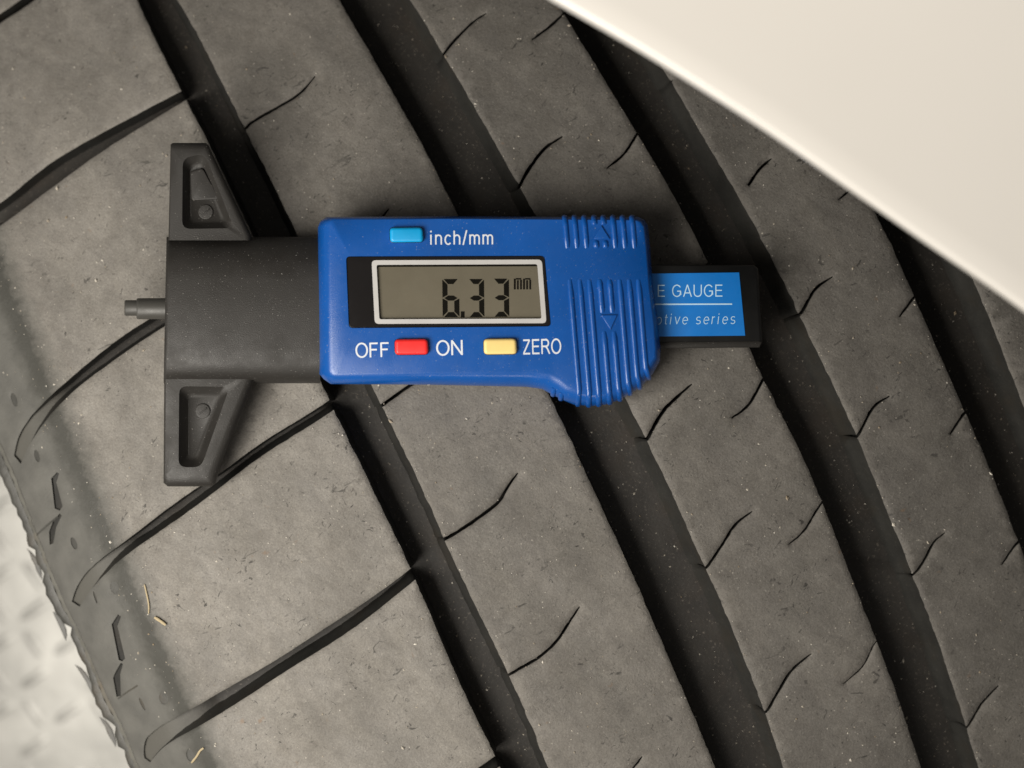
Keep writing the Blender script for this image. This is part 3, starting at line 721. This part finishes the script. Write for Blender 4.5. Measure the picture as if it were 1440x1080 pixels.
# printed lettering
def arc(cx, cy, rx, ry, a0, a1, n=14):
    return [(cx+rx*math.cos(math.radians(a)), cy+ry*math.sin(math.radians(a))) for a in np.linspace(a0, a1, n)]
XH = 0.72
GL = {                                               # plain sans letters as pen strokes: (advance width, strokes)
 'O': (0.78, [arc(0.39, 0.5, 0.36, 0.47, 90, 450, 30)]), 'N': (0.74, [[(0.06, 0), (0.06, 1)], [(0.06, 0.97), (0.66, 0.03)], [(0.66, 0), (0.66, 1)]]),
 'F': (0.60, [[(0.06, 0), (0.06, 1)], [(0.06, 0.95), (0.56, 0.95)], [(0.06, 0.52), (0.49, 0.52)]]),
 'E': (0.64, [[(0.06, 0), (0.06, 1)], [(0.06, 0.95), (0.60, 0.95)], [(0.06, 0.52), (0.56, 0.52)], [(0.06, 0.05), (0.61, 0.05)]]),
 'Z': (0.64, [[(0.04, 0.95), (0.58, 0.95)], [(0.56, 0.95), (0.05, 0.05)], [(0.02, 0.05), (0.60, 0.05)]]),
 'R': (0.72, [[(0.06, 0), (0.06, 1)], [(0.06, 0.95), (0.40, 0.95)]+arc(0.40, 0.73, 0.20, 0.22, 90, -90, 10)+[(0.06, 0.51)], [(0.36, 0.50), (0.50, 0.36), (0.68, 0.0)]]),
 'G': (0.80, [arc(0.40, 0.5, 0.36, 0.47, 38, 320, 24)+[(0.70, 0.18), (0.70, 0.47), (0.42, 0.47)]]),
 'A': (0.70, [[(0.02, 0), (0.34, 1)], [(0.34, 1), (0.67, 0)], [(0.13, 0.32), (0.56, 0.32)]]),
 'U': (0.74, [[(0.06, 1), (0.06, 0.35)]+arc(0.36, 0.33, 0.30, 0.30, 180, 360, 14)+[(0.66, 0.35), (0.66, 1)]]),
 'i': (0.24, [[(0.08, 0), (0.08, XH)], [(0.08, 0.88), (0.08, 1.0)]]),
 'n': (0.54, [[(0.06, 0), (0.06, XH)], [(0.06, 0.45)]+arc(0.25, 0.46, 0.19, 0.22, 165, 0, 12)+[(0.44, 0)]]),
 'h': (0.54, [[(0.06, 0), (0.06, 1)], [(0.06, 0.45)]+arc(0.25, 0.46, 0.19, 0.22, 165, 0, 12)+[(0.44, 0)]]),
 'm': (0.80, [[(0.06, 0), (0.06, XH)], [(0.06, 0.46)]+arc(0.22, 0.48, 0.16, 0.20, 165, 0, 10)+[(0.38, 0)], [(0.38, 0.46)]+arc(0.54, 0.48, 0.16, 0.20, 165, 0, 10)+[(0.70, 0)]]),
 'c': (0.50, [arc(0.26, 0.35, 0.21, 0.33, 42, 318, 20)]), 'o': (0.55, [arc(0.27, 0.35, 0.22, 0.33, 90, 450, 24)]),
 'e': (0.54, [[(0.05, 0.37), (0.48, 0.37)]+arc(0.27, 0.35, 0.22, 0.33, 4, 318, 22)]),
 't': (0.30, [[(0.13, 0.92), (0.13, 0.14)]+arc(0.22, 0.14, 0.09, 0.10, 180, 290, 6), [(0.02, 0.67), (0.27, 0.67)]]),
 'v': (0.50, [[(0.03, XH), (0.24, 0.02)], [(0.24, 0.02), (0.46, XH)]]), 'r': (0.34, [[(0.06, 0), (0.06, XH)], [(0.06, 0.42)]+arc(0.24, 0.46, 0.18, 0.22, 170, 75, 8)]),
 's': (0.50, [arc(0.24, 0.52, 0.18, 0.165, 35, 265, 12)+arc(0.25, 0.19, 0.19, 0.165, 85, -150, 14)]),
 '/': (0.32, [[(0.02, -0.03), (0.27, 1.03)]]), ' ': (0.30, [])}
def outline(st, w):
    p = np.array(st, float); closed = np.allclose(p[0], p[-1], atol=1e-6)
    t = np.gradient(p, axis=0)
    if closed: t[0] = t[-1] = p[1]-p[-2]
    t /= np.maximum(np.linalg.norm(t, axis=1), 1e-9)[:, None]; nn = np.stack([-t[:, 1], t[:, 0]], 1)
    k_ = np.ones(len(p))
    for i in range(1, len(p)-1):                     # mitre
        u = p[i]-p[i-1]; u = u/max(1e-9, np.linalg.norm(u)); m = np.array([-u[1], u[0]]); k_[i] = 1/max(0.6, abs(m@nn[i]))
    a, b = p+nn*(w*k_)[:, None], p-nn*(w*k_)[:, None]
    return [a[:-1], b[:-1]] if closed else [np.vstack([a, b[::-1]])]
def text(name, word, x0, x1, ytop, ybase, z, mt, parent, rot=0.0, w=0.055, shear=0.0, gap=0.12):
    polys = []; x = 0; H = ybase-ytop
    for ch in word:
        adv, sts = GL[ch]
        for st in sts: polys.append([np.c_[q[:, 0]+x+shear*q[:, 1], q[:, 1]] for q in outline(st, w)])
        x += adv+gap
    allp = np.vstack([q for g in polys for q in g]); a, b = allp[:, 0].min(), allp[:, 0].max()
    V2, F2 = cdt([q for g in polys for q in g]); cen = V2[F2].mean(1); ok = np.zeros(len(cen), bool)
    for g in polys:
        m = inpoly(cen, g[0])
        if len(g) > 1: m = m ^ inpoly(cen, g[1])
        ok |= m
    c, sn = math.cos(rot), math.sin(rot); V = []
    for px, py in V2:
        u, v = (px-a)/(b-a)*(x1-x0), -py*H
        V.append(P(x0+u*c-v*sn, ybase+u*sn+v*c, z))
    F = [tuple(t) if np.cross(np.subtract(V[t[1]], V[t[0]]), np.subtract(V[t[2]], V[t[0]]))[2] > 0 else tuple(t[::-1]) for t in F2[ok]]
    return link(name, V, F, mt, parent, None, False)
ZT = ZB+0.35
text('printed_word', 'inch/mm', 605, 693.5, 324.5, 344, ZT, M_white, body, -0.004, 0.052)
text('printed_word', 'OFF', 500, 547, 482.5, 503, ZT, M_white, body, -0.025, 0.058)
text('printed_word', 'ON', 613.5, 651, 479, 500, ZT, M_white, body, -0.025, 0.058)
text('printed_word', 'ZERO', 735.5, 789.5, 477.5, 498.5, ZT, M_white, body, -0.025, 0.058)
text('printed_word', 'E GAUGE', 925, 1016, 400.5, 417.5, 49.2, M_pale, rule, -0.004, 0.045, 0, 0.14)
text('printed_word', 'motive series', 907, 1034, 441.5, 456.5, 49.2, M_pale, rule, -0.008, 0.034, 0.13, 0.20)

# ------------------------------------------------------------------ cream panel above the tyre
def panel():
    e = smooth_line([(-260, -900), (320, -400), (560, -170), (660, -75), (763, -6), (793, 12), (880, 62), (960, 111), (1077, 186), (1193, 267), (1310, 349), (1419, 424), (1560, 530), (1680, 640), (1900, 870), (2100, 1130)], 30)
    t = np.gradient(e, axis=0); t /= np.linalg.norm(t, axis=1)[:, None]; nn = np.stack([t[:, 1], -t[:, 0]], 1)
    prof = [(1300, 560), (300, 470), (36, 466), (32, 474), (8, 486), (2, 492), (0, 499), (0.8, 504.5), (2.5, 508), (6, 509.8), (30, 513.5), (70, 521), (160, 540), (350, 612), (700, 810), (1300, 1220)]
    V, F = [], []; n = len(e)
    for d, z in prof:
        for (x, y), (a, b) in zip(e, nn):
            s0 = (D-497)/D
            V.append(((x-720)*s0*K+a*d*K, (540-y)*s0*K-b*d*K, z*K))
    MI = []
    for j in range(len(prof)-1):
        for i in range(n-1): F.append((j*n+i, j*n+i+1, (j+1)*n+i+1, (j+1)*n+i)); MI.append(1 if j < 2 else 0)
    o = link('body_panel', V, F, [M_cream, M_wall], None, MI, True, 60)
    tag(o, 'smooth cream white painted panel covering the top right above the tyre', 'panel')
panel()

# ------------------------------------------------------------------ floor: aluminium chequer plate far below, out of focus
def floor():
    z0 = -1500; L = 9000
    V = [(-L*K, -L*K, z0*K), (L*K, -L*K, z0*K), (L*K, L*K, z0*K), (-L*K, L*K, z0*K)]
    o = link('floor', V, [(0, 1, 2, 3)], M_alu, None, None, False); tag(o, kind='structure')
    V, F = [], []
    for j in range(-4, 24):
        for i in range(-4, 22):
            cx, cy = -2100+i*84, -1900+j*84
            a = math.radians(35 if (i+j) % 2 else -55)
            if random.random() < 0.25: continue
            for k_ in range(5):
                dx = 0
            b = len(V); hl, hw = 46, 12
            ring = [(hl, 0), (hl*0.6, hw), (-hl*0.6, hw), (-hl, 0), (-hl*0.6, -hw), (hl*0.6, -hw)]
            for s, h in ((1, 0), (0.6, 3.5)):
                for x, y in ring: V.append(((cx+(x*math.cos(a)-y*math.sin(a))*s)*K, (cy+(x*math.sin(a)+y*math.cos(a))*s)*K, (z0+h+0.5)*K))
            for q in range(6): F.append((b+q, b+(q+1) % 6, b+6+(q+1) % 6, b+6+q))
            F.append(tuple(range(b+6, b+12)))
    r = link('raised_bars', V, F, M_alu, o, None, True, 80); tag(r, kind='stuff')
floor()

# ------------------------------------------------------------------ loose grit and bits of straw
def grit():
    V, F = [], []; octf = [(0, 2, 4), (2, 1, 4), (1, 3, 4), (3, 0, 4), (2, 0, 5), (1, 2, 5), (3, 1, 5), (0, 3, 5)]
    edges = [G1L, G1R, G2L, G2R, G3L, G3R, G4L]
    gpairs = [(G1L, G1R), (G2L, G2R), (G3L, G3R), (G4L, G4R)]
    n = 0
    while n < 4200:
        x, y = rng.uniform(-20, 1460), rng.uniform(-20, 1100); r = rng.random()
        if r < 0.22:                                 # along rib edges
            e = edges[rng.integers(len(edges))]; p = e[rng.integers(len(e))]; x, y = p+rng.normal(0, 3.5, 2)
        elif r < 0.36:                               # swept into the groove floors
            ga, gb = gpairs[rng.integers(4)]; i0 = rng.integers(len(ga)); x, y = ga[i0]+(gb[min(i0, len(gb)-1)]-ga[i0])*rng.uniform(0.3, 0.75); y += rng.normal(0, 20)
        elif r < 0.44 and rng.random() < 0.9:        # gathered on the outer shoulder
            p = SEAM[rng.integers(len(SEAM))]; x, y = p[0]+rng.uniform(40, 130), p[1]+rng.normal(0, 14)
        if TW(x, y)[1] < -650: continue
        ing = False
        for a, b in gpairs:
            if np.interp(y, a[:, 1], a[:, 0])-1 < x < np.interp(y, b[:, 1], b[:, 0])+1: ing = True
        s = float(np.clip(rng.lognormal(-0.6, 0.5), 0.3, 2.6))
        if ing: s *= 0.8
        inlat = any(inpoly(np.array([[x, y]]), q)[0] for q in LAT+MARKS)
        z = float(S(x, y))+0.35*s
        if ing: z -= 55.5
        elif inlat: continue
        b = len(V); an = rng.uniform(0, 6.28); c, sn = math.cos(an), math.sin(an); el = rng.uniform(1, 1.7)
        for dx, dy, dz in ((1, 0, 0), (-1, 0, 0), (0, 1, 0), (0, -1, 0), (0, 0, 1), (0, 0, -1)):
            j = rng.uniform(0.7, 1.2); dx, dy, dz = dx*el*s*j, dy*s*j, dz*s*0.8*j
            V.append(P(x+dx*c-dy*sn, y+dx*sn+dy*c, z+dz))
        F += [tuple(b+q for q in f) for f in octf]; n += 1
    o = link('grit', V, F, M_grit, None, None, False)
    tag(o, 'pale loose grit and dust scattered over the tyre tread', 'grit', None, 'stuff')
grit()
def straw(pts, r, label, dz=1.5):
    p = smooth_line(pts, 4); V, F = [], []; n = len(p); m = 7
    t = np.gradient(p, axis=0); t /= np.linalg.norm(t, axis=1)[:, None]
    for i, (x, y) in enumerate(p):
        rr = r*(0.75 if i in (0, n-1) else 1)*(1+0.1*math.sin(i*2.1)); z = float(S(x, y))+dz+r*0.5
        for k_ in range(m):
            a = 2*math.pi*k_/m; V.append(P(x-t[i][1]*math.cos(a)*rr, y+t[i][0]*math.cos(a)*rr, z+math.sin(a)*rr*0.7))
    for i in range(n-1):
        for k_ in range(m): F.append((i*m+k_, i*m+(k_+1) % m, (i+1)*m+(k_+1) % m, (i+1)*m+k_))
    F.append(tuple(range(m))[::-1]); F.append(tuple(range((n-1)*m, n*m)))
    o = link('straw', V, F, M_straw, None, None, True, 50); tag(o, label, 'straw', 'bits of dry straw on the tyre shoulder')
straw([(203, 822), (206, 835), (209, 850), (209, 863)], 1.0, 'thin curved straw stalk standing nearly upright in view on the shoulder block')
straw([(217, 868), (225, 873), (233, 879)], 2.0, 'short thick straw chip just below the thin curved stalk')
straw([(269, 1073), (277, 1063), (281, 1056), (286, 1052)], 1.5, 'forked straw bit near the bottom edge below the lowest lateral groove')
